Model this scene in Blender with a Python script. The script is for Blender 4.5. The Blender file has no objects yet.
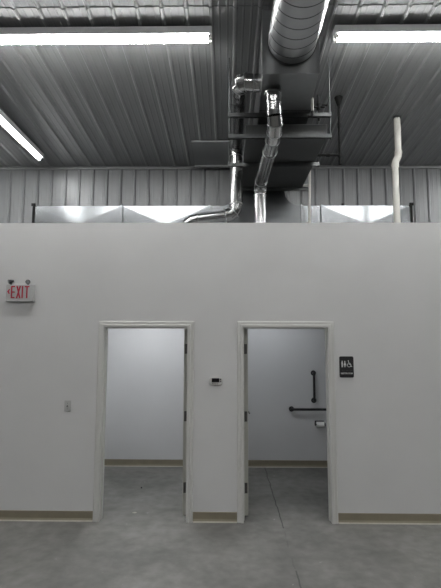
import bpy, bmesh, math, random
from mathutils import Vector, Matrix
random.seed(4)
S = bpy.context.scene
C = S.collection
PI = math.pi
R = math.radians

# ------------------------------------------------------------------ materials
def mat(name, col, rough=.6, metal=0.0, noise=0.0, nscale=6, bump=0.0, bscale=40, rvar=0.0, emis=None, estr=0, aniso=None, spec=None):
    m = bpy.data.materials.new(name); m.use_nodes = True
    nt = m.node_tree; b = nt.nodes['Principled BSDF']
    b.inputs['Base Color'].default_value = (*col, 1)
    b.inputs['Roughness'].default_value = rough
    b.inputs['Metallic'].default_value = metal
    if spec is not None: b.inputs['Specular IOR Level'].default_value = spec
    tc = nt.nodes.new('ShaderNodeTexCoord')
    mp = nt.nodes.new('ShaderNodeMapping')
    nt.links.new(tc.outputs['Object'], mp.inputs['Vector'])
    if aniso: mp.inputs['Scale'].default_value = aniso
    n = nt.nodes.new('ShaderNodeTexNoise')
    n.inputs['Scale'].default_value = nscale; n.inputs['Detail'].default_value = 4
    nt.links.new(mp.outputs['Vector'], n.inputs['Vector'])
    if noise:
        r = nt.nodes.new('ShaderNodeMapRange')
        r.inputs['From Min'].default_value = .3; r.inputs['From Max'].default_value = .7
        r.inputs['To Min'].default_value = 1 - noise; r.inputs['To Max'].default_value = 1 + noise
        nt.links.new(n.outputs['Fac'], r.inputs['Value'])
        v = nt.nodes.new('ShaderNodeVectorMath'); v.operation = 'SCALE'
        v.inputs[0].default_value = col
        nt.links.new(r.outputs['Result'], v.inputs['Scale'])
        nt.links.new(v.outputs['Vector'], b.inputs['Base Color'])
    if rvar:
        r = nt.nodes.new('ShaderNodeMapRange')
        r.inputs['To Min'].default_value = rough - rvar; r.inputs['To Max'].default_value = rough + rvar
        nt.links.new(n.outputs['Fac'], r.inputs['Value'])
        nt.links.new(r.outputs['Result'], b.inputs['Roughness'])
    if bump:
        n2 = nt.nodes.new('ShaderNodeTexNoise'); n2.inputs['Scale'].default_value = bscale
        n2.inputs['Detail'].default_value = 3
        nt.links.new(mp.outputs['Vector'], n2.inputs['Vector'])
        bp = nt.nodes.new('ShaderNodeBump'); bp.inputs['Strength'].default_value = bump
        bp.inputs['Distance'].default_value = .01
        nt.links.new(n2.outputs['Fac'], bp.inputs['Height'])
        nt.links.new(bp.outputs['Normal'], b.inputs['Normal'])
    if emis:
        b.inputs['Emission Color'].default_value = (*emis, 1)
        b.inputs['Emission Strength'].default_value = estr
    return m

M = dict(
    wall=mat('painted_drywall', (.60, .603, .60), .75, noise=.025, nscale=1.6, bump=.04, bscale=120),
    bath=mat('bathroom_paint', (.60, .605, .615), .6, noise=.02, nscale=2, bump=.04, bscale=120),
    ceil=mat('ceiling_sheet_metal', (.24, .246, .249), .36, .10, noise=.04, nscale=2, rvar=.03, spec=.35, bump=0, bscale=3, aniso=(3, .5, 3)),
    liner=mat('wall_sheet_metal', (.165, .171, .175), .38, .35, noise=.06, nscale=2, rvar=.05, bump=.03, bscale=3, aniso=(3, 3, .6)),
    trim=mat('grey_sheet_trim', (.19, .195, .195), .45, .4, noise=.05),
    galv=mat('galvanised_duct', (.34, .35, .355), .30, .95, noise=.03, nscale=9, bump=0, bscale=10),
    dull=mat('dull_galvanised', (.13, .137, .142), .30, .9, noise=.03),
    trunk=mat('bright_galvanised', (.225, .238, .247), .24, .95, noise=.03, nscale=12, bump=0, bscale=8),
    pipe=mat('shiny_duct_pipe', (.38, .385, .385), .19, 1, noise=.03, nscale=12, bump=0, bscale=22),
    strut=mat('zinc_strut', (.11, .116, .117), .45, .8, noise=.08, nscale=30),
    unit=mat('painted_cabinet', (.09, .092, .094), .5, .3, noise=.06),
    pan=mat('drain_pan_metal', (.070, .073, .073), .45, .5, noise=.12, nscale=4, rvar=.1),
    iron=mat('black_iron', (.008, .008, .008), .7, .0, noise=.1, spec=.15),
    pvc=mat('white_pvc', (.58, .57, .53), .45, noise=.08, nscale=7),
    housing=mat('white_enamel', (.62, .63, .64), .4, noise=.03),
    frame=mat('door_frame_paint', (.56, .56, .54), .5, noise=.015, nscale=9),
    door=mat('door_leaf_paint', (.42, .42, .38), .5, noise=.04),
    hinge=mat('dull_hinge_steel', (.10, .10, .095), .4, .8, noise=.1),
    base=mat('tan_vinyl_base', (.225, .200, .145), .55, noise=.06, nscale=8),
    toe=mat('base_sealant', (.44, .42, .36), .6, noise=.10, nscale=20),
    steel=mat('darkened_steel', (.045, .045, .048), .38, .85, noise=.15, nscale=30),  # on the grab bars, dark base stands in for dark reflections in stainless
    chrome=mat('polished_chrome', (.7, .7, .7), .12, 1, noise=.03),
    dark=mat('dark_plastic', (.035, .035, .04), .4, noise=.1),
    black=mat('black_plastic', (.008, .008, .009), .4, noise=.1),
    screen=mat('black_display', (.006, .006, .007), .15, noise=.1),
    greyp=mat('grey_plastic', (.42, .42, .415), .5, noise=.03),
    white=mat('white_plastic', (.52, .52, .50), .45, noise=.02),
    signw=mat('sign_housing', (.43, .435, .435), .5, noise=.03),
    red=mat('red_letter', (.42, .012, .040), .5, noise=.03),
    ink=mat('white_marking', (.66, .66, .66), .5, noise=.02),
    grey=mat('grey_marking', (.12, .12, .12), .5, noise=.02),
    paper=mat('tissue_paper', (.8, .8, .79), .9, noise=.03, bump=.1),
    lens=mat('lamp_lens', (.35, .37, .38), .2, noise=.03),
    slab=mat('deck_board', (.30, .27, .22), .8, noise=.1),
)
def emitter(name, col, s):
    m = bpy.data.materials.new(name); m.use_nodes = True
    nt = m.node_tree; nt.nodes.clear()
    e = nt.nodes.new('ShaderNodeEmission'); o = nt.nodes.new('ShaderNodeOutputMaterial')
    e.inputs['Color'].default_value = (*col, 1); e.inputs['Strength'].default_value = s
    nt.links.new(e.outputs[0], o.inputs[0]); return m
M['tube'] = emitter('fluorescent_glow', (1, .992, .975), 23)
M['panel'] = emitter('added_cool_lamp_glow', (.97, .985, 1.0), 11.5)  # glow of the added left bathroom lamp
M['panel_dim'] = emitter('added_dim_lamp_glow', (.95, .975, 1.0), 5.5)  # weaker glow of the added right bathroom lamp

def concrete():
    m = bpy.data.materials.new('concrete_floor'); m.use_nodes = True
    nt = m.node_tree; L = nt.links; N = nt.nodes; b = N['Principled BSDF']
    tc = N.new('ShaderNodeTexCoord')
    def noise(sc, det=5, dist=0):
        n = N.new('ShaderNodeTexNoise'); n.inputs['Scale'].default_value = sc
        n.inputs['Detail'].default_value = det; n.inputs['Distortion'].default_value = dist
        L.new(tc.outputs['Object'], n.inputs['Vector']); return n
    def ramp(src, stops):
        r = N.new('ShaderNodeValToRGB'); e = r.color_ramp.elements
        e[0].position, e[0].color = stops[0][0], (*stops[0][1], 1)
        e[1].position, e[1].color = stops[-1][0], (*stops[-1][1], 1)
        for p, c in stops[1:-1]:
            k = e.new(p); k.color = (*c, 1)
        L.new(src, r.inputs['Fac']); return r
    def mix(a, bb, fac, mode='MIX'):
        x = N.new('ShaderNodeMix'); x.data_type = 'RGBA'; x.blend_type = mode
        if isinstance(fac, float): x.inputs[0].default_value = fac
        else: L.new(fac, x.inputs[0])
        for k, v in ((6, a), (7, bb)):
            if isinstance(v, tuple): x.inputs[k].default_value = (*v, 1)
            else: L.new(v, x.inputs[k])
        return x.outputs[2]
    big = ramp(noise(1.1, 6, .6).outputs['Fac'], [(.30, (.135, .134, .127)), (.52, (.190, .188, .178)), (.72, (.250, .247, .236))])
    fine = ramp(noise(9, 8).outputs['Fac'], [(.3, (.80, .80, .80)), (.7, (1.12, 1.12, 1.12))])
    col = mix(big.outputs[0], fine.outputs[0], 1.0, 'MULTIPLY')
    sp = ramp(noise(13, 3).outputs['Fac'], [(.72, (0, 0, 0)), (.80, (1, 1, 1))])
    col = mix(col, (.42, .42, .40), sp.outputs[0])
    # straight control joint running away from the hall
    sx = N.new('ShaderNodeSeparateXYZ'); L.new(tc.outputs['Object'], sx.inputs[0])
    wob = noise(3.0, 6); 
    def mth(op, a, bb=None):
        x = N.new('ShaderNodeMath'); x.operation = op
        for k, v in enumerate((a, bb)):
            if v is None: continue
            if isinstance(v, (int, float)): x.inputs[k].default_value = v
            else: L.new(v, x.inputs[k])
        return x.outputs[0]
    w = mth('MULTIPLY', mth('SUBTRACT', wob.outputs['Fac'], .5), .06)
    d = mth('ABSOLUTE', mth('ADD', mth('SUBTRACT', sx.outputs['X'], .571), w))
    line = mth('LESS_THAN', d, .0062)
    inner = mth('GREATER_THAN', sx.outputs['Y'], 4.80)
    outer = mth('MULTIPLY', mth('LESS_THAN', sx.outputs['Y'], 3.95), .8)
    mid = mth('MULTIPLY', mth('GREATER_THAN', noise(5, 3).outputs['Fac'], .50), .28)
    fac = mth('MULTIPLY', line, mth('MAXIMUM', mth('MAXIMUM', inner, outer), mid))
    col = mix(col, (.06, .06, .057), fac)
    L.new(col, b.inputs['Base Color'])
    rr = N.new('ShaderNodeMapRange'); rr.inputs['To Min'].default_value = .42; rr.inputs['To Max'].default_value = .75
    L.new(noise(2.5).outputs['Fac'], rr.inputs['Value']); L.new(rr.outputs[0], b.inputs['Roughness'])
    bp = N.new('ShaderNodeBump'); bp.inputs['Strength'].default_value = .15; bp.inputs['Distance'].default_value = .01
    L.new(noise(30, 6).outputs['Fac'], bp.inputs['Height']); L.new(bp.outputs[0], b.inputs['Normal'])
    return m
M['floor'] = concrete()

# ------------------------------------------------------------------ helpers
def box(bm, x0, x1, y0, y1, z0, z1):
    vs = [bm.verts.new((x, y, z)) for x in (x0, x1) for y in (y0, y1) for z in (z0, z1)]
    for f in ((0, 1, 3, 2), (4, 6, 7, 5), (0, 4, 5, 1), (2, 3, 7, 6), (0, 2, 6, 4), (1, 5, 7, 3)):
        bm.faces.new([vs[i] for i in f])
    return vs
def prism(bm, pts, axis, a, b):
    """pts 2-D outline, extruded from a to b along axis ('x': pts=(y,z); 'y': pts=(x,z); 'z': pts=(x,y))"""
    def P(p, t): return {'x': (t, p[0], p[1]), 'y': (p[0], t, p[1]), 'z': (p[0], p[1], t)}[axis]
    A = [bm.verts.new(P(p, a)) for p in pts]; B = [bm.verts.new(P(p, b)) for p in pts]
    n = len(pts)
    bm.faces.new(A); bm.faces.new(B[::-1])
    for i in range(n): bm.faces.new([A[i], B[i], B[(i+1) % n], A[(i+1) % n]])
def tube(bm, path, r, seg=20, caps=True):
    path = [Vector(p) for p in path]
    rs = r if isinstance(r, (list, tuple)) else [r]*len(path)
    t0 = (path[1]-path[0]).normalized()
    up = Vector((0, 0, 1)) if abs(t0.z) < .9 else Vector((0, 1, 0))
    u = t0.cross(up).normalized(); rings = []
    for i, p in enumerate(path):
        a = (path[i]-path[i-1]).normalized() if i else t0
        b = (path[i+1]-path[i]).normalized() if i < len(path)-1 else a
        t = (a+b).normalized()
        u = (u - t*u.dot(t)).normalized(); v = t.cross(u)
        k = 1/max(.5, math.cos(a.angle(b)/2)) if i and i < len(path)-1 else 1
        rings.append([bm.verts.new(p + (u*math.cos(2*PI*j/seg) + v*math.sin(2*PI*j/seg))*rs[i]) for j in range(seg)])
    for A, B in zip(rings, rings[1:]):
        for j in range(seg):
            f = bm.faces.new([A[j], A[(j+1) % seg], B[(j+1) % seg], B[j]]); f.smooth = True
    if caps: bm.faces.new(rings[0][::-1]); bm.faces.new(rings[-1])
    for i, rg in enumerate(rings):                       # crisp gores at bends and rims at the ends
        turn = 0
        if 0 < i < len(path)-1: turn = (path[i]-path[i-1]).angle(path[i+1]-path[i])
        if i in (0, len(path)-1) or turn > .07:
            for j in range(seg):
                e = bm.edges.get((rg[j], rg[(j+1) % seg]))
                if e: e.smooth = False
def arc(p0, corner, p1, n=5):
    """bend from p0 to p1 about a corner, n+1 points (gored elbow)"""
    p0, c, p1 = Vector(p0), Vector(corner), Vector(p1)
    k = .5523 / .5523
    out = []
    for i in range(n+1):
        t = i/n
        out.append((1-t)**2*p0 + 2*t*(1-t)*c + t*t*p1)
    return out
def ring(bm, p, d, r, w=.012, seg=20):
    p = Vector(p); d = Vector(d).normalized()
    tube(bm, [p-d*w/2, p+d*w/2], r, seg)
def link(name, bm, m, parent=None, bevel=0, smooth=False):
    bmesh.ops.remove_doubles(bm, verts=bm.verts, dist=1e-6)
    bmesh.ops.recalc_face_normals(bm, faces=bm.faces)
    off = Vector((0, 0, 0))
    p = parent
    while p is not None:
        off += p.location; p = p.parent
    if off.length: bmesh.ops.translate(bm, verts=bm.verts, vec=-off)
    me = bpy.data.meshes.new(name); bm.to_mesh(me); bm.free()
    if isinstance(m, str): m = M[m]
    me.materials.append(m)
    o = bpy.data.objects.new(name, me); C.objects.link(o); o.parent = parent
    if bevel:
        md = o.modifiers.new('edge', 'BEVEL'); md.width = bevel; md.segments = 2; md.limit_method = 'ANGLE'
    return o
def mk(name, fn, m, parent=None, bevel=0):
    bm = bmesh.new(); fn(bm); return link(name, bm, m, parent, bevel)
def bx(name, dims, m, parent=None, bevel=0):
    return mk(name, lambda b: box(b, *dims), m, parent, bevel)
def origin(o, loc):
    """move a top-level mesh's origin to loc without moving its shape"""
    loc = Vector(loc); o.data.transform(Matrix.Translation(-loc)); o.location = loc; return o
def tag(o, label, cat, group=None):
    o['label'] = label; o['category'] = cat
    if group: o['group'] = group
    return o
def thing(name, loc, label, cat, group=None):
    o = bpy.data.objects.new(name, None); C.objects.link(o); o.location = loc
    o.empty_display_size = .1
    return tag(o, label, cat, group)
def struct(o): o['kind'] = 'structure'; return o
def copy_tree(o, parent=None):
    c = o.copy(); C.objects.link(c); c.parent = parent
    for ch in list(o.children): copy_tree(ch, c)
    return c
def cz(y): return 5.297 - .07*y          # underside of the sloping ceiling

# ------------------------------------------------------------------ setting
F = 4.94; FB = 5.06; BK = 7.03; FAR = 7.25
XL, XR, YB = -8.0, 8.0, -9.0
struct(bx('floor', (XL-.2, XR+.2, YB-.2, FAR+.3, -.15, 0), 'floor'))

def rib_profile(x0, x1, pitch, phase, h, hm):
    """2-D outline of ribbed sheet: (x, drop)"""
    pts = []
    k0 = math.ceil((x0-phase)/pitch); k1 = math.floor((x1-phase)/pitch)
    for k in range(k0, k1+1):
        c = phase + k*pitch
        pts += [(c-.025, 0), (c-.009, h), (c+.009, h), (c+.025, 0)]
        for f in (1/3, 2/3):
            q = c + pitch*f
            pts += [(q-.012, 0), (q-.006, hm), (q+.006, hm), (q+.012, 0)]
    return [(x0, 0)] + [p for p in pts if x0 < p[0] < x1] + [(x1, 0)]
prof = rib_profile(XL, XR, .2338, -.157, .022, .003)
def ceil_bm(bm):
    for (y0, y1, dz) in ((YB, 3.99, .007), (3.93, FAR+.05, 0)):
        A = [bm.verts.new((x, y0, cz(y0)-d+dz)) for x, d in prof]
        B = [bm.verts.new((x, y1, cz(y1)-d+dz)) for x, d in prof]
        A2 = [bm.verts.new((XL, y0, cz(y0)+.12)), bm.verts.new((XR, y0, cz(y0)+.12))]
        B2 = [bm.verts.new((XL, y1, cz(y1)+.12)), bm.verts.new((XR, y1, cz(y1)+.12))]
        for i in range(len(A)-1): bm.faces.new([A[i], A[i+1], B[i+1], B[i]])
        bm.faces.new([A2[0], B2[0], B2[1], A2[1]])
        bm.faces.new(A + [A2[1], A2[0]]); bm.faces.new(B + [B2[1], B2[0]])
struct(mk('ceiling', ceil_bm, 'ceil'))
prof2 = rib_profile(XL, XR, .2315, .078, .018, .0012)
def far_bm(bm):
    z1 = cz(FAR)
    A = [bm.verts.new((x, FAR-d, 0)) for x, d in prof2]
    B = [bm.verts.new((x, FAR-d, z1)) for x, d in prof2]
    for i in range(len(A)-1): bm.faces.new([A[i], A[i+1], B[i+1], B[i]])
    a = [bm.verts.new((XL, FAR+.1, 0)), bm.verts.new((XR, FAR+.1, 0))]
    b = [bm.verts.new((XL, FAR+.1, z1)), bm.verts.new((XR, FAR+.1, z1))]
    bm.faces.new([a[0], b[0], b[1], a[1]])
struct(mk('wall_far', far_bm, 'liner'))
struct(bx('wall_left', (XL-.15, XL, YB, FAR, 0, 5.9), 'liner'))
struct(bx('wall_right', (XR, XR+.15, YB, FAR, 0, 5.9), 'liner'))
struct(bx('wall_back', (XL, XR, YB-.15, YB, 0, 5.9), 'liner'))
def trim_top(bm):
    z = cz(FAR)
    prism(bm, [(FAR-.02, z-.055), (FAR-.035, z-.055), (FAR-.035, z-.028), (FAR-.075, z-.024), (FAR-.075, z-.018), (FAR-.02, z-.018)], 'x', XL, XR)
struct(mk('trim_1', trim_top, 'trim'))
# flat closing sheet on the ceiling beside the equipment
def patch(bm):
    y0, y1 = 6.36, 7.13
    prism(bm, [(y0, cz(y0)-.045), (y1, cz(y1)-.045), (y1, cz(y1)-.021), (y0, cz(y0)-.021)], 'x', -.53, 1.0)
    prism(bm, [(y1-.03, cz(y1)-.075), (y1, cz(y1)-.075), (y1, cz(y1)-.045), (y1-.03, cz(y1)-.045)], 'x', -.53, 1.0)
struct(mk('trim_2', patch, 'ceil'))

# bathroom block
D1 = (-1.343, -.427); D2 = (.178, 1.096); DH = 2.036
WL, WR = -4.6, 4.6; WH = 3.207
def front(bm):
    g = .012
    xs = [(WL, D1[0]-g), (D1[1]+g, D2[0]-g), (D2[1]+g, WR)]
    for a, b in xs: box(bm, a, b, F, FB, 0, DH+g)
    box(bm, WL, WR, F, FB, DH+g, WH)
struct(mk('wall_front', front, 'wall'))
def inner(bm):
    box(bm, WL, WR, BK, BK+.12, 0, 2.62)
    for x in (-2.35, -.17, 2.15): box(bm, x, x+.12, FB, BK, 0, 2.62)
struct(mk('wall_bathroom', inner, 'bath'))
struct(bx('wall_end_left', (WL, WL+.12, FB, BK, 0, WH), 'wall'))
struct(bx('wall_end_right', (WR-.12, WR, FB, BK, 0, WH), 'wall'))
struct(bx('ceiling_bathroom', (WL+.12, WR-.12, FB, BK+.12, 2.62, 2.78), 'bath'))

def baseb(name, x0, x1, y, sgn=-1):
    o = mk(name, lambda b: prism(b, [(y, .012), (y-.012, .012), (y-.010, .017), (y-.004, .030), (y-.004, .098), (y, .102)], 'x', x0, x1), 'base')
    struct(o)
    t = mk('toe', lambda b: prism(b, [(y, .0), (y-.020, .0), (y-.014, .012), (y, .012)], 'x', x0, x1), 'toe', o)
    return o
baseb('baseboard_left', WL, D1[0]-.07, F)
baseb('baseboard_middle', D1[1]+.07, D2[0]-.07, F)
baseb('baseboard_right', D2[1]+.07, WR, F)
baseb('baseboard_bathroom_left', -2.23, -.17, BK)
baseb('baseboard_bathroom_right', -.05, 2.15, BK)

# door frames swept round the openings, with leaf and hinges
def frame_bm(x0, x1):
    pr = [(-.010, 4.985), (0, 4.985), (0, 4.916), (.026, 4.914), (.032, 4.924), (.058, 4.924), (.068, 4.932), (.068, 4.9395),
          (.012, 4.9395), (.012, 5.0605), (.068, 5.0605), (.068, 5.078), (0, 5.084), (0, 5.034), (-.010, 5.034)]
    def fn(bm):
        st = []
        for k in range(4):
            rr = []
            for u, y in pr:
                x = x0-u if k < 2 else x1+u
                z = 0 if k in (0, 3) else DH+u
                rr.append(bm.verts.new((x, y, z)))
            st.append(rr)
        for A, B in zip(st, st[1:]):
            for i in range(len(pr)):
                bm.faces.new([A[i], A[(i+1) % len(pr)], B[(i+1) % len(pr)], B[i]])
        bm.faces.new(st[0]); bm.faces.new(st[-1])
    return fn
def make_door(name, x0, x1, side):
    r = bpy.data.objects.new(name, None); C.objects.link(r)
    r.location = ((x0+x1)/2, F, 0); struct(r); r.empty_display_size = .1
    mk('door_frame', frame_bm(x0, x1), 'frame', r)
    px = x1 if side > 0 else x0
    s = -side
    a, b = sorted((px+s*.012, px+s*.056))
    leaf = bx('door_leaf', (a, b, 5.090, 5.99, .012, DH-.01), 'door', r, .002)
    for z in (1.80, 1.06, .30):
        def hb(bm):
            box(bm, *sorted((px+s*.014, px+s*.046)), 5.085, 5.0895, z-.055, z+.055)
        h = mk('hinge', hb, 'hinge', r)
        mk('hinge_barrel', lambda bm: tube(bm, [(px+s*.009, 5.081, z-.060), (px+s*.009, 5.081, z-.055), (px+s*.009, 5.081, z-.054), (px+s*.009, 5.081, z+.054), (px+s*.009, 5.081, z+.055), (px+s*.009, 5.081, z+.060)], [.006, .009, .008, .008, .009, .006], 10), 'hinge', h)
    def kb(bm):
        y = 5.93
        for t in (1, -1):
            xb = b if t > 0 else a
            tube(bm, [(xb, y, .98), (xb+t*.012, y, .98)], .03, 16)
            tube(bm, [(xb+t*.012, y, .98), (xb+t*.05, y, .98)], .010, 12)
            tube(bm, [(xb+t*.05, y+.01, .98), (xb+t*.05, y-.11, .98)], .009, 12)
    mk('lever_handle', kb, 'hinge', leaf)
    return r
make_door('door_1', *D1, 1)
make_door('door_2', *D2, -1)

# ------------------------------------------------------------------ fluorescent strips
def place(o, x, y, z, rz=0, rx=0, ry=0, label=None, group=None):
    o.location = (x, y, z); o.rotation_euler = (rx, ry, rz)
    if label: o['label'] = label
    if group: o['group'] = group
def strip(label, lamps=(-.031, .031)):
    """eight-foot two-lamp strip, local x from 0 to 2.44, mounting face at z = 0"""
    t = thing('fluorescent_light', (0, 0, 0), label, 'light')
    def hb(bm):
        prism(bm, [(-.060, 0), (.060, 0), (.063, -.077), (.060, -.077), (.052, -.068), (-.052, -.068), (-.060, -.077), (-.063, -.077)], 'x', 0, 2.44)
    mk('housing', hb, 'housing', t)
    for y in lamps:
        lt = mk('lamp_tube', lambda b: tube(b, [(.035, y, -.094), (2.405, y, -.094)], .019, 10), 'tube', t)
        for a, b_ in ((.0, .022), (2.418, 2.44)):
            mk('lamp_holder', lambda b: (box(b, a, b_, y-.017, y+.017, -.118, -.069)), 'white', t, .003)
        for a, b_ in ((.018, .036), (2.404, 2.422)):
            mk('tube_cap', lambda b: tube(b, [(a, y, -.094), (b_, y, -.094)], .0195, 12), 'hinge', lt)
    for x in (.45, 1.99):
        mk('mounting_clip', lambda b: box(b, x-.02, x+.02, -.02, .02, 0, .016), 'strut', t)
    return t
t1 = strip('long glowing fluorescent strip light on the ceiling, left of the big round duct')
t1.location = (-2.595, 4.185, cz(4.185)-.021-.012)
def place(o, x, y, z, rz=0, rx=0, ry=0, label=None, group=None):
    o.location = (x, y, z); o.rotation_euler = (rx, ry, rz)
    if label: o['label'] = label
    if group: o['group'] = group
sl = math.atan(.07)
t2 = copy_tree(t1); place(t2, 1.055, 4.185, cz(4.185)-.033, label='long glowing fluorescent strip light on the ceiling, right of the big round duct')
t3 = strip('fluorescent strip light pointing away at the left edge, reaching towards the far wall', (0,))
place(t3, -2.93, 6.75, 4.80, rz=-PI/2)
for x in (.45, 1.99):
    mk('hanging_rod', lambda b: tube(b, [(x, 0, .0), (x, 0, cz(6.75-x)-4.80-.022)], .004, 8), 'strut', t3)
t4 = copy_tree(t3); place(t4, 4.45, 6.75, 4.80, rz=-PI/2, label='added unseen fluorescent strip light pointing away beyond the right edge')  # unseen copy added to brighten the ceiling and far wall at right
GL = 'added unseen strip lights over the hall'
for x, y in ((-2.6, -1.6), (1.05, -1.6), (-6.2, -1.6), (4.6, -1.6), (-2.6, -5.6), (1.05, -5.6), (-6.2, -5.6), (4.6, -5.6), (-6.2, 4.205), (4.7, 4.205)):  # unseen strips added to bring up the hall's brightness
    c = copy_tree(t1); place(c, x, y, cz(y)-.045, label='added unseen fluorescent strip light on the hall ceiling', group=GL)

def added_bath_light(x, y, m, label):  # unseen lamp added to light a bathroom interior
    t = thing('added_bathroom_light', (x, y, 2.62), label, 'light')
    bx('lamp_base', (x-.32, x+.32, y-.16, y+.16, 2.585, 2.62), 'housing', t, .004)
    bx('diffuser', (x-.30, x+.30, y-.14, y+.14, 2.55, 2.586), m, t, .008)
added_bath_light(-1.15, 6.05, 'panel', 'added unseen ceiling light inside the bathroom behind the left doorway')
added_bath_light(.55, 6.15, 'panel_dim', 'added unseen ceiling light inside the bathroom behind the right doorway')

# ------------------------------------------------------------------ spiral duct + plenum
DX, DZ, DR = .573, 4.527, .213
t = thing('spiral_duct', (DX, 3.75, DZ), 'big round spiral duct running overhead along the ceiling into the metal box', 'duct')
def dsk(bm):
    tube(bm, [(DX, y, DZ) for y in (3.743, 3.4, 2.6, 1.2, -1, -4, -8.98)], DR, 64)
mk('duct_shell', dsk, 'galv', t)
def seam(bm):
    pitch = .118; n = 48; y = 3.74; i = 0; A = None
    while y > -1.2:
        a = 2*PI*i/n
        u = Vector((math.cos(a), 0, math.sin(a)))
        p = Vector((DX, y, DZ))
        r = [bm.verts.new(p+u*(DR-.001)+Vector((0, .006, 0))), bm.verts.new(p+u*(DR+.002)+Vector((0, .003, 0))),
             bm.verts.new(p+u*(DR+.002)-Vector((0, .003, 0))), bm.verts.new(p+u*(DR-.001)-Vector((0, .006, 0)))]
        if A:
            for k in range(4): bm.faces.new([A[k], A[(k+1) % 4], r[(k+1) % 4], r[k]])
        A = r; i += 1; y -= pitch/n
mk('spiral_seam', seam, 'unit', t)  # dark tone paints the crease shade along a galvanised seam
mk('end_collar', lambda b: tube(b, [(DX, 3.733, DZ), (DX, 3.743, DZ)], DR+.006, 64), 'unit', t)

def hanger_strap(y, label):
    def fn(bm):
        r0 = DR+.012; n = 24; prev = None
        pts = [(DX+r0, cz(y)-.02)] + [(DX+r0*math.cos(-a*PI/n), DZ+r0*math.sin(-a*PI/n)) for a in range(n+1)] + [(DX-r0, cz(y)-.02)]
        for x, z in pts:
            q = [bm.verts.new((x, y-.02, z)), bm.verts.new((x, y+.02, z))]
            if prev: bm.faces.new([prev[0], prev[1], q[1], q[0]])
            prev = q
    o = mk('duct_hanger_strap', fn, 'strut')
    md = o.modifiers.new('thick', 'SOLIDIFY'); md.thickness = .002
    origin(o, (DX, y, cz(y)-.02)); tag(o, label, 'hanger', 'straps holding the round duct')
for y in (1.2, -1.4): hanger_strap(y, 'metal strap hanging the big round duct above the hall')

t = thing('duct_plenum', (.56, 4.1, 4.24), 'square sheet metal box that the big round duct runs into', 'duct box')
def plen(bm):
    x0, x1 = .315, .807
    st = [(3.752, x0, x1, 4.236, 4.84), (4.50, .335, .865, 4.300, 4.86)]
    rr = []
    for y, a, b, z0, z1 in st: rr.append([bm.verts.new(p) for p in ((a, y, z0), (b, y, z0), (b, y, z1), (a, y, z1))])
    for A, B in zip(rr, rr[1:]):
        for i in range(4): bm.faces.new([A[i], A[(i+1) % 4], B[(i+1) % 4], B[i]])
    bm.faces.new(rr[0]); bm.faces.new(rr[-1])
mk('plenum_box', plen, 'galv', t, .003)
for d in ((.309, .323, 3.744, 3.752, 4.23, 4.84), (.799, .813, 3.744, 3.752, 4.23, 4.84), (.323, .799, 3.744, 3.752, 4.23, 4.242)):
    bx('corner_flange', d, 'galv', t)

# air handler on the upper strut tier
t = thing('air_handler', (.65, 5.4, 4.33), 'dark air handler cabinet hung above the drain pan behind the metal box', 'air handler')
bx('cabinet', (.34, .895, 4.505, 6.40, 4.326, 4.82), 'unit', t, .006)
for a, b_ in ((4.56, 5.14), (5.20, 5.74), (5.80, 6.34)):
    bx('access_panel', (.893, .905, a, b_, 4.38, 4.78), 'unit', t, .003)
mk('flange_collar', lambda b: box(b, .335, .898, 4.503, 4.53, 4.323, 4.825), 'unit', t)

# drain pan
t = thing('drain_pan', (.62, 5.4, 4.10), 'wide shallow metal drain pan hung under the air handler', 'drain pan')
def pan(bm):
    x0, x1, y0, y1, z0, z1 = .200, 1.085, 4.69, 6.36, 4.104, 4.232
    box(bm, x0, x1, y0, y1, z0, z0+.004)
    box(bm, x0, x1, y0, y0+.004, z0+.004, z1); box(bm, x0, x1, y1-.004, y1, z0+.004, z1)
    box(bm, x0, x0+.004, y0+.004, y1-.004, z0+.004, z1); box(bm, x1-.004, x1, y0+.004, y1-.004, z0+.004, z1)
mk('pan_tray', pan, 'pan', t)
def rim(bm):
    x0, x1, y0, y1, z1 = .197, 1.088, 4.687, 6.363, 4.229
    box(bm, x0, x1, y0, y0+.010, z1, z1+.006); box(bm, x0, x1, y1-.010, y1, z1, z1+.006)
    box(bm, x0, x0+.010, y0+.010, y1-.010, z1, z1+.006); box(bm, x1-.010, x1, y0+.010, y1-.010, z1, z1+.006)
mk('rolled_rim', rim, 'galv', t)

# trapeze hangers
def channel(bm, x0, x1, y, z1, h=.041, w=.041):
    pts = [(y-w/2, z1), (y+w/2, z1), (y+w/2, z1-h), (y+.010, z1-h), (y+.010, z1-h+.004), (y+w/2-.003, z1-h+.004), (y+w/2-.003, z1-.003),
           (y-w/2+.003, z1-.003), (y-w/2+.003, z1-h+.004), (y-.010, z1-h+.004), (y-.010, z1-h), (y-w/2, z1-h)]
    prism(bm, pts, 'x', x0, x1)
def trapeze(y, x0, x1, tops, label, rx=None):
    t = thing('trapeze_hanger', ((x0+x1)/2, y, min(tops)), label, 'hanger')
    for z in tops: mk('strut_channel', lambda b: channel(b, x0, x1, y, z), 'strut', t)
    for x in (x0+.012, x1-.012) if rx is None else rx:
        rod = mk('threaded_rod', lambda b: tube(b, [(x, y, min(tops)-.055), (x, y, cz(y)-.015)], .0055, 8), 'strut', t)
        for z in tops:
            for q, d in ((z, 1), (z-.041, -1)):
                mk('nut', lambda b: tube(b, [(x, y, q), (x, y, q+d*.004), (x, y, q+d*.0045), (x, y, q+d*.014)], [.014, .014, .010, .009], 8), 'strut', rod)
    return t
trapeze(4.62, .010, 1.115, (4.322, 4.085), 'nearest steel hanger with two crossbars and threaded rods in front of the drain pan')
trapeze(5.42, .010, 1.145, (4.096,), 'middle steel crossbar under the drain pan, left end behind the shiny pipe')
trapeze(6.33, .150, 1.19, (4.098,), 'farthest steel crossbar under the drain pan, just above the white wall')

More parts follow.
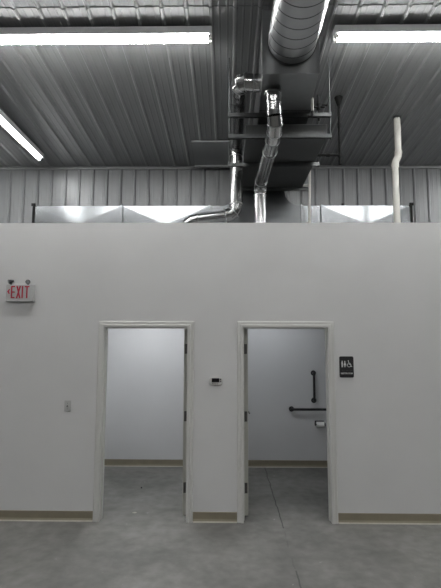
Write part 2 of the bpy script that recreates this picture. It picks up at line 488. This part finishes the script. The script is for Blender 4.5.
# condensate trap on the air handler
t = thing('condensate_trap', (.845, 4.25, 4.285), 'short white plastic drain stub with black elbow under the metal box', 'pipe')
mk('riser', lambda b: tube(b, [(.842, 4.25, 4.15), (.842, 4.25, 4.288)], .013, 12), 'white', t)
mk('black_elbow', lambda b: tube(b, [(.842, 4.25, 4.15)]+arc((.842, 4.25, 4.13), (.842, 4.25, 4.10), (.80, 4.25, 4.10), 4)+[(.79, 4.25, 4.10)], .017, 12), 'black', t)

# gas valve beside the cabinet
t = thing('gas_valve', (1.02, 4.9, 4.45), 'dark gas shut-off valve on a stub pipe beside the air handler', 'valve')
mk('stub_pipe', lambda b: tube(b, [(1.03, 4.85, 4.36), (1.03, 4.85, 4.66)], .011, 10), 'iron', t)
vb = mk('valve_body', lambda b: tube(b, [(1.03, 4.85, 4.49), (1.03, 4.85, 4.56)], .022, 8), 'iron', t)
mk('valve_outlet', lambda b: tube(b, [(.906, 4.85, 4.52), (1.10, 4.85, 4.52)], .013, 8), 'iron', t)
mk('valve_lever', lambda b: box(b, 1.07, 1.13, 4.835, 4.865, 4.535, 4.548), 'iron', vb, .002)

# ------------------------------------------------------------------ round branch pipes
PR = .086
t = thing('branch_pipe', (.125, 5.72, 2.79), 'shiny round pipe leaving the metal box leftwards, dropping and turning left behind the wall', 'pipe')
pa = [Vector((.3265, 4.22, 4.43)), Vector((.26, 4.22, 4.43))]
pa += arc((.25, 4.22, 4.43), (.115, 4.20, 4.45), (.118, 4.38, 4.44), 4)
def pA(bm): tube(bm, pa, PR, 24)
mk('top_elbow', pA, 'pipe', t)
pa2 = [pa[-1], Vector((.114, 5.50, 4.44))]+arc((.114, 5.54, 4.44), (.114, 5.70, 4.44), (.114, 5.70, 4.30), 4)
mk('sloping_run', lambda b: tube(b, pa2, PR-.003, 24), 'pipe', t)
pb = [(.114, 5.70, 4.30), (.118, 5.70, 3.66)]
mk('riser_pipe', lambda b: tube(b, pb, PR-.006, 24), 'pipe', t)
pc = arc((.118, 5.70, 3.66), (.118, 5.70, 3.515), (-.02, 5.70, 3.505), 4)
mk('lower_elbow', lambda b: tube(b, pc, PR-.004, 24), 'pipe', t)
pd = [(-.02, 5.70, 3.505), (-.38, 5.68, 3.455)]+arc((-.40, 5.68, 3.452), (-.53, 5.68, 3.44), (-.55, 5.68, 3.30), 4)+[(-.55, 5.68, 2.785)]
mk('lower_run', lambda b: tube(b, pd, .067, 24), 'pipe', t)
if True:
    for p, d, r in ((pa[1], (1, 0, 0), PR+.004), (pa[3], pa[4]-pa[2], PR+.003), (pa[4], pa[5]-pa[3], PR+.003), (pa[5], pa[6]-pa[4], PR+.003),
                    (pb[0], (0, 0, 1), PR), (pb[1], (0, 0, 1), PR), (pc[2], pc[3]-pc[1], PR), (pc[-1], (-1, 0, -.1), PR), (pd[1], (-1, 0, -.15), .072)):
        mk('crimp_band', lambda bm: ring(bm, p, d, r, .010, 24), 'galv', t)

t = thing('drop_pipe', (.42, 5.56, 2.79), 'shiny wrinkled round pipe dropping from under the metal box to behind the wall', 'pipe')
q1 = [Vector((.434, 4.07, 4.238)), Vector((.437, 4.07, 4.19)), Vector((.440, 4.08, 4.13)), Vector((.446, 4.09, 4.07))]
q2 = [Vector((.450, 4.10, 4.03)), Vector((.462, 4.14, 3.965)), Vector((.462, 4.24, 3.925)), Vector((.458, 4.36, 3.905))]
q3 = [Vector((.458, 4.36, 3.905)), Vector((.452, 4.60, 3.89))]
q4 = [q3[-1], Vector((.424, 5.36, 3.865))]
q5 = [q4[-1]] + arc((.422, 5.40, 3.864), (.419, 5.55, 3.86), (.418, 5.56, 3.73), 4) + [Vector((.418, 5.56, 2.785))]
mk('top_pipe', lambda b: tube(b, q1+[q2[0]], [.073, .075, .072, .075, .073], 24), 'pipe', t)
mk('gored_elbow', lambda b: tube(b, q2, .074, 24), 'pipe', t)
mk('sloping_pipe', lambda b: tube(b, [q3[0], q3[1], q4[1]], .074, 24), 'pipe', t)
mk('riser_pipe', lambda b: tube(b, q5, .078, 24), 'pipe', t)
if True:
    for p, d, r in ((q1[0]-Vector((0, 0, .010)), (0, 0, 1), .086), (q1[2], (0, 0, 1), .078), (q2[1], q2[2]-q2[0], .077), (q2[2], q2[3]-q2[1], .077), (q2[3], (0, 1, -.1), .077),
                    (q3[1], (0, 1, 0), .080), (q5[1], (0, 1, 0), .082), (q5[-3], (0, .2, -1), .082), (q5[-2], (0, 0, 1), .082)):
        mk('crimp_band', lambda bm: ring(bm, p, d, r, .010, 24), 'galv', t)

# ------------------------------------------------------------------ rectangular trunk with cross-broken faces
TY0, TY1, TZ0, TZ1 = 6.45, 6.98, 3.30, 3.868
t = thing('rectangular_duct', (0, 6.7, TZ0), 'long rectangular metal duct with cross-creased faces lying behind the wall top', 'duct')
def section(x0, x1, cross=True):
    def fn(bm):
        v = box(bm, x0, x1, TY0, TY1, TZ0, TZ1)
        if cross:
            bm.faces.ensure_lookup_table()
            for f in list(bm.faces):
                n = f.normal if f.normal.length else None
                f.normal_update()
                if abs(f.normal.y) > .9 and abs(f.calc_center_median().y-TY0) < .01:
                    c = f.calc_center_median() + Vector((0, -.026*min(1, (x1-x0)/1.3)**2, 0))
                    vs = list(f.verts); bm.faces.remove(f)
                    cv = bm.verts.new(c)
                    for i in range(4): bm.faces.new([vs[i], vs[(i+1) % 4], cv])
                    break
    return fn
cuts = [-2.86, -1.552, -.253, .005]
for a, b_ in zip(cuts, cuts[1:]): mk('duct_section', section(a+.002, b_-.002), 'trunk', t)
cuts2 = [1.09, 1.384, 2.688]
for a, b_ in zip(cuts2, cuts2[1:]): mk('duct_section', section(a+.002, b_-.002), 'trunk', t)
for x in (-1.552, -.253, .005, 1.09, 1.384):
    mk('joint_flange', lambda b: prism(b, [(TY0-.03, TZ0-.01), (TY0, TZ0-.01), (TY0, TZ1), (TY1, TZ1), (TY1, TZ1+.012), (TY0-.03, TZ1+.012)], 'x', x-.016, x+.016), 'trunk', t, .004)
for x in (-2.86, 2.688):
    ef = mk('end_flange', lambda b: prism(b, [(TY0-.02, TZ0), (TY0, TZ0), (TY0, TZ1), (TY1, TZ1), (TY1, TZ1+.022), (TY0-.02, TZ1+.022)], 'x', x-.012, x+.012), 'iron', t)
    mk('corner_clip', lambda b: box(b, x-.028, x+.028, TY0-.03, TY0-.008, TZ1-.005, TZ1+.035), 'iron', ef)
mk('screw_head', lambda b: tube(b, [(1.70, 6.47, TZ1), (1.70, 6.47, TZ1+.030)], .022, 10), 'iron', t)

for x in (-2.4, -.6, 2.2):
    bx('support_leg', (x-.02, x+.02, 6.68, 6.72, 2.781, TZ0), 'strut', t)
def drop(bm):
    pts = [(.012, TZ0), (1.083, TZ0), (1.083, TZ1)]
    for k in range(0, 9):
        a = k/8*PI/2
        pts.append((1.06-.22*math.sin(a)*1.0 if k else 1.06, TZ1 + .24*(1-math.cos(a))))
    pts += [(.84, 4.73), (.20, 4.73), (.20, TZ1+.0), (.012, TZ1)]
    prism(bm, pts, 'y', 6.44, 7.0)
fb = mk('drop_fitting', drop, 'dull', t, .003)
mk('neck_collar', lambda b: box(b, .33, .85, 6.405, 6.44, 4.36, 4.72), 'galv', fb)

# ------------------------------------------------------------------ pipes
t = thing('gas_pipe', (1.385, 5.35, 4.05), 'black iron gas pipe hanging from the ceiling right of the equipment with a side branch', 'pipe')
mk('vertical_pipe', lambda b: tube(b, [(1.388, 5.35, 4.05), (1.388, 5.35, cz(5.35)-.012)], .016, 12), 'iron', t)
mk('branch_arm', lambda b: tube(b, [(1.388, 5.35, 4.168), (1.10, 5.35, 4.168)], .015, 12), 'iron', t)
mk('ceiling_boot', lambda b: tube(b, [(1.388, 5.35, 4.80), (1.388, 5.35, 4.84), (1.388, 5.35, cz(5.35)-.010)], [.018, .030, .052], 16), 'iron', t)
for z in (4.55, 4.168, 4.08):
    mk('coupling', lambda b: tube(b, [(1.388, 5.35, z-.025), (1.388, 5.35, z+.025)], .021, 12), 'iron', t)
mk('coupling', lambda b: tube(b, [(1.26, 5.35, 4.168), (1.22, 5.35, 4.168)], .020, 12), 'iron', t)

t = thing('plastic_vent_pipe', (2.24, 5.8, 2.79), 'off-white plastic vent pipe with an offset bend rising to the ceiling at right', 'pipe')
mk('lower_pipe', lambda b: tube(b, [(2.236, 5.82, 2.785), (2.236, 5.82, 4.235)], .042, 20), 'pvc', t)
mk('offset_bend', lambda b: tube(b, [(2.236, 5.82, 4.20), (2.236, 5.82, 4.235), (2.243, 5.815, 4.275), (2.270, 5.80, 4.325), (2.277, 5.795, 4.365), (2.277, 5.795, 4.40)], .046, 20), 'pvc', t)
mk('upper_pipe', lambda b: tube(b, [(2.277, 5.795, 4.38), (2.277, 5.795, cz(5.8)-.002)], .042, 20), 'pvc', t)
for a, b_ in (((2.236, 5.82, 4.19), (2.236, 5.82, 4.235)), ((2.277, 5.795, 4.37), (2.277, 5.795, 4.41))): mk('hub_ring', lambda b: tube(b, [a, b_], .050, 20), 'pvc', t)
mk('ceiling_ring', lambda b: tube(b, [(2.277, 5.795, cz(5.8)-.028), (2.277, 5.795, cz(5.8)-.006)], .056, 20), 'strut', t)

t = thing('condensate_pipe', (1.15, 6.2, 2.79), 'thin cream drain pipe rising behind the wall at the right end of the crossbars', 'pipe')
mk('pipe_run', lambda b: tube(b, [(1.147, 6.18, 2.785), (1.149, 6.18, 3.40), (1.168, 6.18, 4.28)], .018, 14), 'pvc', t)
mk('top_elbow', lambda b: tube(b, arc((1.168, 6.18, 4.28), (1.169, 6.18, 4.335), (1.12, 6.18, 4.335), 4)+[Vector((.910, 6.18, 4.336))], .020, 14), 'pvc', t)
t = thing('white_pipe_stub', (1.15, 6.28, 4.12), 'short white pipe stub lying at the right end of the farthest crossbar', 'pipe')
mk('stub', lambda b: tube(b, [(1.09, 6.28, 4.116), (1.20, 6.28, 4.116)], .018, 14), 'white', t)
mk('stub_coupling', lambda b: tube(b, [(1.14, 6.28, 4.116), (1.17, 6.28, 4.116)], .022, 14), 'white', t)

# ------------------------------------------------------------------ exit sign
t = thing('exit_sign', (-2.275, F, 2.305), 'white EXIT sign with red letters and two lamp heads on the wall', 'exit sign')
X0, X1, Z0, Z1 = -2.437, -2.128, 2.312, 2.502; YF = F-.048
hs = bx('sign_housing', (X0, X1, YF, F-.001, Z0, Z1), 'signw', t, .008)
def letters():
    z0, z1 = 2.350, 2.486; w = .043; s = .0135; y0, y1 = YF-.003, YF+.001
    xs = [-2.379, -2.322, -2.260, -2.222]
    def E_(b):
        x = xs[0]; box(b, x, x+s, y0, y1, z0, z1)
        for z in (z0, (z0+z1)/2-s/2, z1-s): box(b, x+s, x+w, y0, y1, z, z+s)
    def X_(b):
        x = xs[1]; ww = .052
        prism(b, [(x, z0), (x+s*1.15, z0), (x+ww, z1), (x+ww-s*1.15, z1)], 'y', y0, y1)
        prism(b, [(x+ww-s*1.15, z0), (x+ww, z0), (x+s*1.15, z1), (x, z1)], 'y', y0-.0004, y1)
    def I_(b): box(b, xs[2], xs[2]+s*1.1, y0, y1, z0, z1)
    def T_(b):
        x = xs[3]-.006; ww = .052; box(b, x, x+ww, y0, y1, z1-s*1.1, z1); box(b, x+ww/2-s*.55, x+ww/2+s*.55, y0, y1, z0, z1-s*1.1)
    for n, f in (('letter_e', E_), ('letter_x', X_), ('letter_i', I_), ('letter_t', T_)): mk(n, f, 'red', t)
    c = (-2.403, 2.424)
    def A_(b):
        prism(b, [(c[0]+.001, c[1]), (c[0]-.018, c[1]), (c[0]-.002+.003, c[1]+.026), (c[0]+.012, c[1]+.026)], 'y', y0, y1)
        prism(b, [(c[0]+.001, c[1]), (c[0]+.012, c[1]-.026), (c[0]+.001, c[1]-.026), (c[0]-.018, c[1])], 'y', y0, y1)
    mk('arrow_mark', A_, 'red', t)
letters()
for i, (x, d) in enumerate(((-2.395, Vector((-.75, -.6, -.30))), (-2.205, Vector((.35, -.85, -.35))))):
    d.normalize(); p = Vector((x, F-.028, 2.540))
    lh = mk('lamp_head', lambda b: (tube(b, [p-d*.028, p-d*.010, p+d*.022, p+d*.026], [.011, .018, .025, .025], 18)), 'dark', t)
    mk('lamp_yoke', lambda b: tube(b, [(x, F-.024, 2.500), (x, F-.026, 2.528)], .010, 10), 'dark', t)
    mk('lamp_lens', lambda b: tube(b, [p+d*.0255, p+d*.029], .019, 18), 'lens', lh)

# ------------------------------------------------------------------ thermostat
t = thing('thermostat', (-.12, F, 1.41), 'small white thermostat with black screen on the wall between the doorways', 'thermostat')
def th(bm):
    cx, cz_, hw, hh = -.120, 1.457, .072, .043; n = 32; pts = []
    for k in range(n):
        a = 2*PI*k/n; c, s = math.cos(a), math.sin(a)
        pts.append((cx+hw*math.copysign(abs(c)**.62, c), cz_+hh*math.copysign(abs(s)**.62, s)))
    prism(bm, pts, 'y', F-.034, F)
mk('thermostat_body', th, 'white', t, .005)
bx('display', (-.163, -.083, F-.0360, F-.0335, 1.447, 1.490), 'screen', t)
for z in (1.477, 1.458): bx('side_button', (-.077, -.060, F-.0360, F-.0335, z-.006, z+.006), 'dark', t, .001)
for x in (-.150, -.128, -.106): bx('bottom_button', (x-.006, x+.006, F-.0360, F-.0335, 1.427, 1.435), 'dark', t)

# ------------------------------------------------------------------ light switch
t = thing('light_switch', (-1.72, F, 1.125), 'small white light switch plate on the wall left of the left doorway', 'light switch')
bx('switch_plate', (-1.756, -1.686, F-.007, F-.0005, 1.126, 1.244), 'greyp', t, .003)
mk('toggle', lambda b: prism(b, [(F-.006, 1.176), (F-.020, 1.178), (F-.022, 1.186), (F-.006, 1.194)], 'x', -1.726, -1.716), 'dark', t)
for z in (1.155, 1.216): mk('plate_screw', lambda b: tube(b, [(-1.721, F-.0085, z), (-1.721, F-.006, z)], .004, 8), 'strut', t)

# ------------------------------------------------------------------ restroom sign
t = thing('restroom_sign', (1.292, F, 1.50), 'black restroom sign with white figures and wheelchair symbol right of the right doorway', 'sign')
def rounded(bm, x0, x1, z0, z1, r, y0, y1):
    pts = []
    for cx, cz_, a0 in ((x1-r, z1-r, 0), (x0+r, z1-r, 90), (x0+r, z0+r, 180), (x1-r, z0+r, 270)):
        for k in range(5):
            a = R(a0+k*22.5); pts.append((cx+r*math.cos(a), cz_+r*math.sin(a)))
    prism(bm, pts, 'y', y0, y1)
SX0, SX1, SZ0, SZ1 = 1.215, 1.367, 1.500, 1.726
mk('sign_plate', lambda b: rounded(b, SX0, SX1, SZ0, SZ1, .014, F-.009, F-.0005), 'black', t)
sy0, sy1 = F-.0112, F-.0088
def disc(bm, x, z, r, n=16): prism(bm, [(x+r*math.cos(2*PI*k/n), z+r*math.sin(2*PI*k/n)) for k in range(n)], 'y', sy0, sy1)
def bar(bm, x0, z0, x1, z1, w):
    d = Vector((x1-x0, z1-z0)).normalized(); n = Vector((-d.y, d.x))*w/2
    prism(bm, [(x0+n.x, z0+n.y), (x1+n.x, z1+n.y), (x1-n.x, z1-n.y), (x0-n.x, z0-n.y)], 'y', sy0, sy1)
zc = 1.645
def man(b):
    x = 1.244; disc(b, x, zc+.028, .0065); box(b, x-.0085, x+.0085, sy0, sy1, zc-.004, zc+.020)
    box(b, x-.0075, x-.001, sy0, sy1, zc-.034, zc-.004); box(b, x+.001, x+.0075, sy0, sy1, zc-.034, zc-.004)
def woman(b):
    x = 1.273; disc(b, x, zc+.028, .0065); prism(b, [(x-.004, zc+.020), (x+.004, zc+.020), (x+.014, zc-.014), (x-.014, zc-.014)], 'y', sy0, sy1)
    box(b, x-.005, x-.001, sy0, sy1, zc-.034, zc-.014); box(b, x+.001, x+.005, sy0, sy1, zc-.034, zc-.014)
def chair(b):
    x, z = 1.318, zc-.012; n = 24
    for k in range(-15, 5):
        a0, a1 = 2*PI*k/n, 2*PI*(k+1)/n
        prism(b, [(x+.017*math.cos(a0), z+.017*math.sin(a0)), (x+.022*math.cos(a0), z+.022*math.sin(a0)), (x+.022*math.cos(a1), z+.022*math.sin(a1)), (x+.017*math.cos(a1), z+.017*math.sin(a1))], 'y', sy0, sy1)
    disc(b, x-.007, zc+.034, .0055)
    bar(b, x-.006, zc+.028, x-.001, zc-.004, .006); bar(b, x-.004, zc+.010, x+.012, zc+.010, .004)
    bar(b, x-.001, zc-.004, x+.017, zc-.004, .006); bar(b, x+.016, zc-.004, x+.025, zc-.030, .006); bar(b, x+.024, zc-.029, x+.032, zc-.026, .005)
mk('man_figure', man, 'ink', t); mk('woman_figure', woman, 'ink', t); mk('wheelchair_symbol', chair, 'ink', t)
bx('divider_line', (1.2935, 1.2955, sy0, sy1, zc-.034, zc+.036), 'grey', t)
cu = bpy.data.curves.new('txt', 'FONT'); cu.body = 'RESTROOM'; cu.size = .02; cu.extrude = .0012; cu.offset = .0004
to = bpy.data.objects.new('txt', cu); C.objects.link(to)
bpy.context.view_layer.update()
me = bpy.data.meshes.new_from_object(to.evaluated_get(bpy.context.evaluated_depsgraph_get()))
bpy.data.objects.remove(to)
bmt = bmesh.new(); bmt.from_mesh(me); bpy.data.meshes.remove(me)
xs = [v.co.x for v in bmt.verts]; ys = [v.co.y for v in bmt.verts]
sxx = .124/(max(xs)-min(xs)); szz = .0165/(max(ys)-min(ys)); mx = (max(xs)+min(xs))/2; my = (max(ys)+min(ys))/2
for v in bmt.verts: v.co = Vector((1.291+(v.co.x-mx)*sxx, F-.0100-v.co.z, 1.545+(v.co.y-my)*szz))
link('sign_text', bmt, 'ink', t)
def braille(b):
    for k, pat in enumerate(((0, 1, 2), (0, 2), (1, 2), (1, 3), (0, 1), (0, 3), (0, 2, 3), (0, 1, 3))):
        for q in pat: disc(b, 1.240+k*.0145+(q % 2)*.0045, 1.576-(q//2)*.006, .0016, 8)
mk('braille_dots', braille, 'grey', t)

# ------------------------------------------------------------------ bathroom fittings
def grab(name, a, b, label):
    a, b = Vector(a), Vector(b); d = (b-a).normalized()
    t = thing(name, a, label, 'grab bar')
    o = Vector((0, -.055, 0)); k = .03
    path = [a] + arc(a+o*.5, a+o, a+o+d*k*1.2, 4) + arc(b+o-d*k*1.2, b+o, b+o*.5, 4) + [b]
    mk('bar', lambda m_: tube(m_, path, .0185, 16), 'steel', t)
    for p in (a, b): mk('wall_flange', lambda m_: tube(m_, [p+Vector((0, -.0005, 0)), p+Vector((0, -.010, 0)), p+Vector((0, -.016, 0))], [.040, .040, .030], 24), 'steel', t)
grab('grab_bar', (1.327, BK, 1.405), (1.327, BK, .992), 'vertical darkened steel grab bar on the bathroom wall seen through the right doorway')
grab('grab_bar', (.985, BK, .862), (1.86, BK, .862), 'horizontal darkened steel grab bar on the bathroom wall seen through the right doorway')
t = thing('paper_holder', (1.40, BK, .60), 'dark metal toilet paper holder on the bathroom wall under the grab bars', 'toilet paper holder')
bx('back_plate', (1.335, 1.475, BK-.008, BK-.0005, .63, .69), 'steel', t, .003)
for x in (1.330, 1.472): bx('holder_arm', (x, x+.010, BK-.085, BK-.006, .622, .668), 'steel', t, .003)
mk('spindle', lambda b: tube(b, [(1.340, BK-.066, .645), (1.472, BK-.066, .645)], .009, 12), 'steel', t)
t = mk('toilet_paper_roll', lambda b: tube(b, [(1.350, BK-.066, .645), (1.460, BK-.066, .645)], .040, 24), 'paper')
origin(t, (1.405, BK-.066, .645)); tag(t, 'small white toilet paper roll on the holder in the right bathroom', 'toilet paper')

# scraps on the floor
def chip(name, x, y, sx, sy, h, m, label):
    def fn(bm):
        n = 9; b0 = [bm.verts.new((x+sx*math.cos(2*PI*k/n)*random.uniform(.6, 1), y+sy*math.sin(2*PI*k/n)*random.uniform(.6, 1), .0005)) for k in range(n)]
        t0 = [bm.verts.new((x+(v.co.x-x)*.7, y+(v.co.y-y)*.7, h)) for v in b0]
        bm.faces.new(b0); bm.faces.new(t0)
        for k in range(n): bm.faces.new([b0[k], b0[(k+1) % n], t0[(k+1) % n], t0[k]])
    o = mk(name, fn, m); origin(o, (x, y, .0005)); tag(o, label, 'debris')
chip('floor_scrap', -1.10, 6.02, .014, .018, .014, 'black', 'tiny black scrap on the concrete floor inside the left doorway')
chip('plaster_fleck', -1.02, 5.18, .035, .022, .004, 'toe', 'pale plaster fleck on the floor just inside the left doorway')

# ------------------------------------------------------------------ camera, world, view
cam = bpy.data.cameras.new('camera'); co = bpy.data.objects.new('camera', cam); C.objects.link(co)
cam.sensor_fit = 'VERTICAL'; cam.sensor_height = 36; cam.lens = 36*450/588; cam.clip_start = .05
co.location = (0, 0, 1.885)
Mx = Matrix.Rotation(R(.84), 3, 'Z') @ Matrix.Rotation(R(6.0), 3, 'X') @ Matrix.Rotation(R(-.15), 3, 'Y') @ Matrix.Rotation(R(90), 3, 'X')
co.rotation_euler = Mx.to_euler()
S.camera = co
w = bpy.data.worlds.new('world'); S.world = w; w.use_nodes = True
w.node_tree.nodes['Background'].inputs[0].default_value = (.5, .55, .6, 1)
w.node_tree.nodes['Background'].inputs[1].default_value = .02
S.view_settings.view_transform = 'Standard'; S.view_settings.look = 'None'
S.view_settings.gamma = 1; S.view_settings.use_curve_mapping = False
S.view_settings.exposure = 1.45
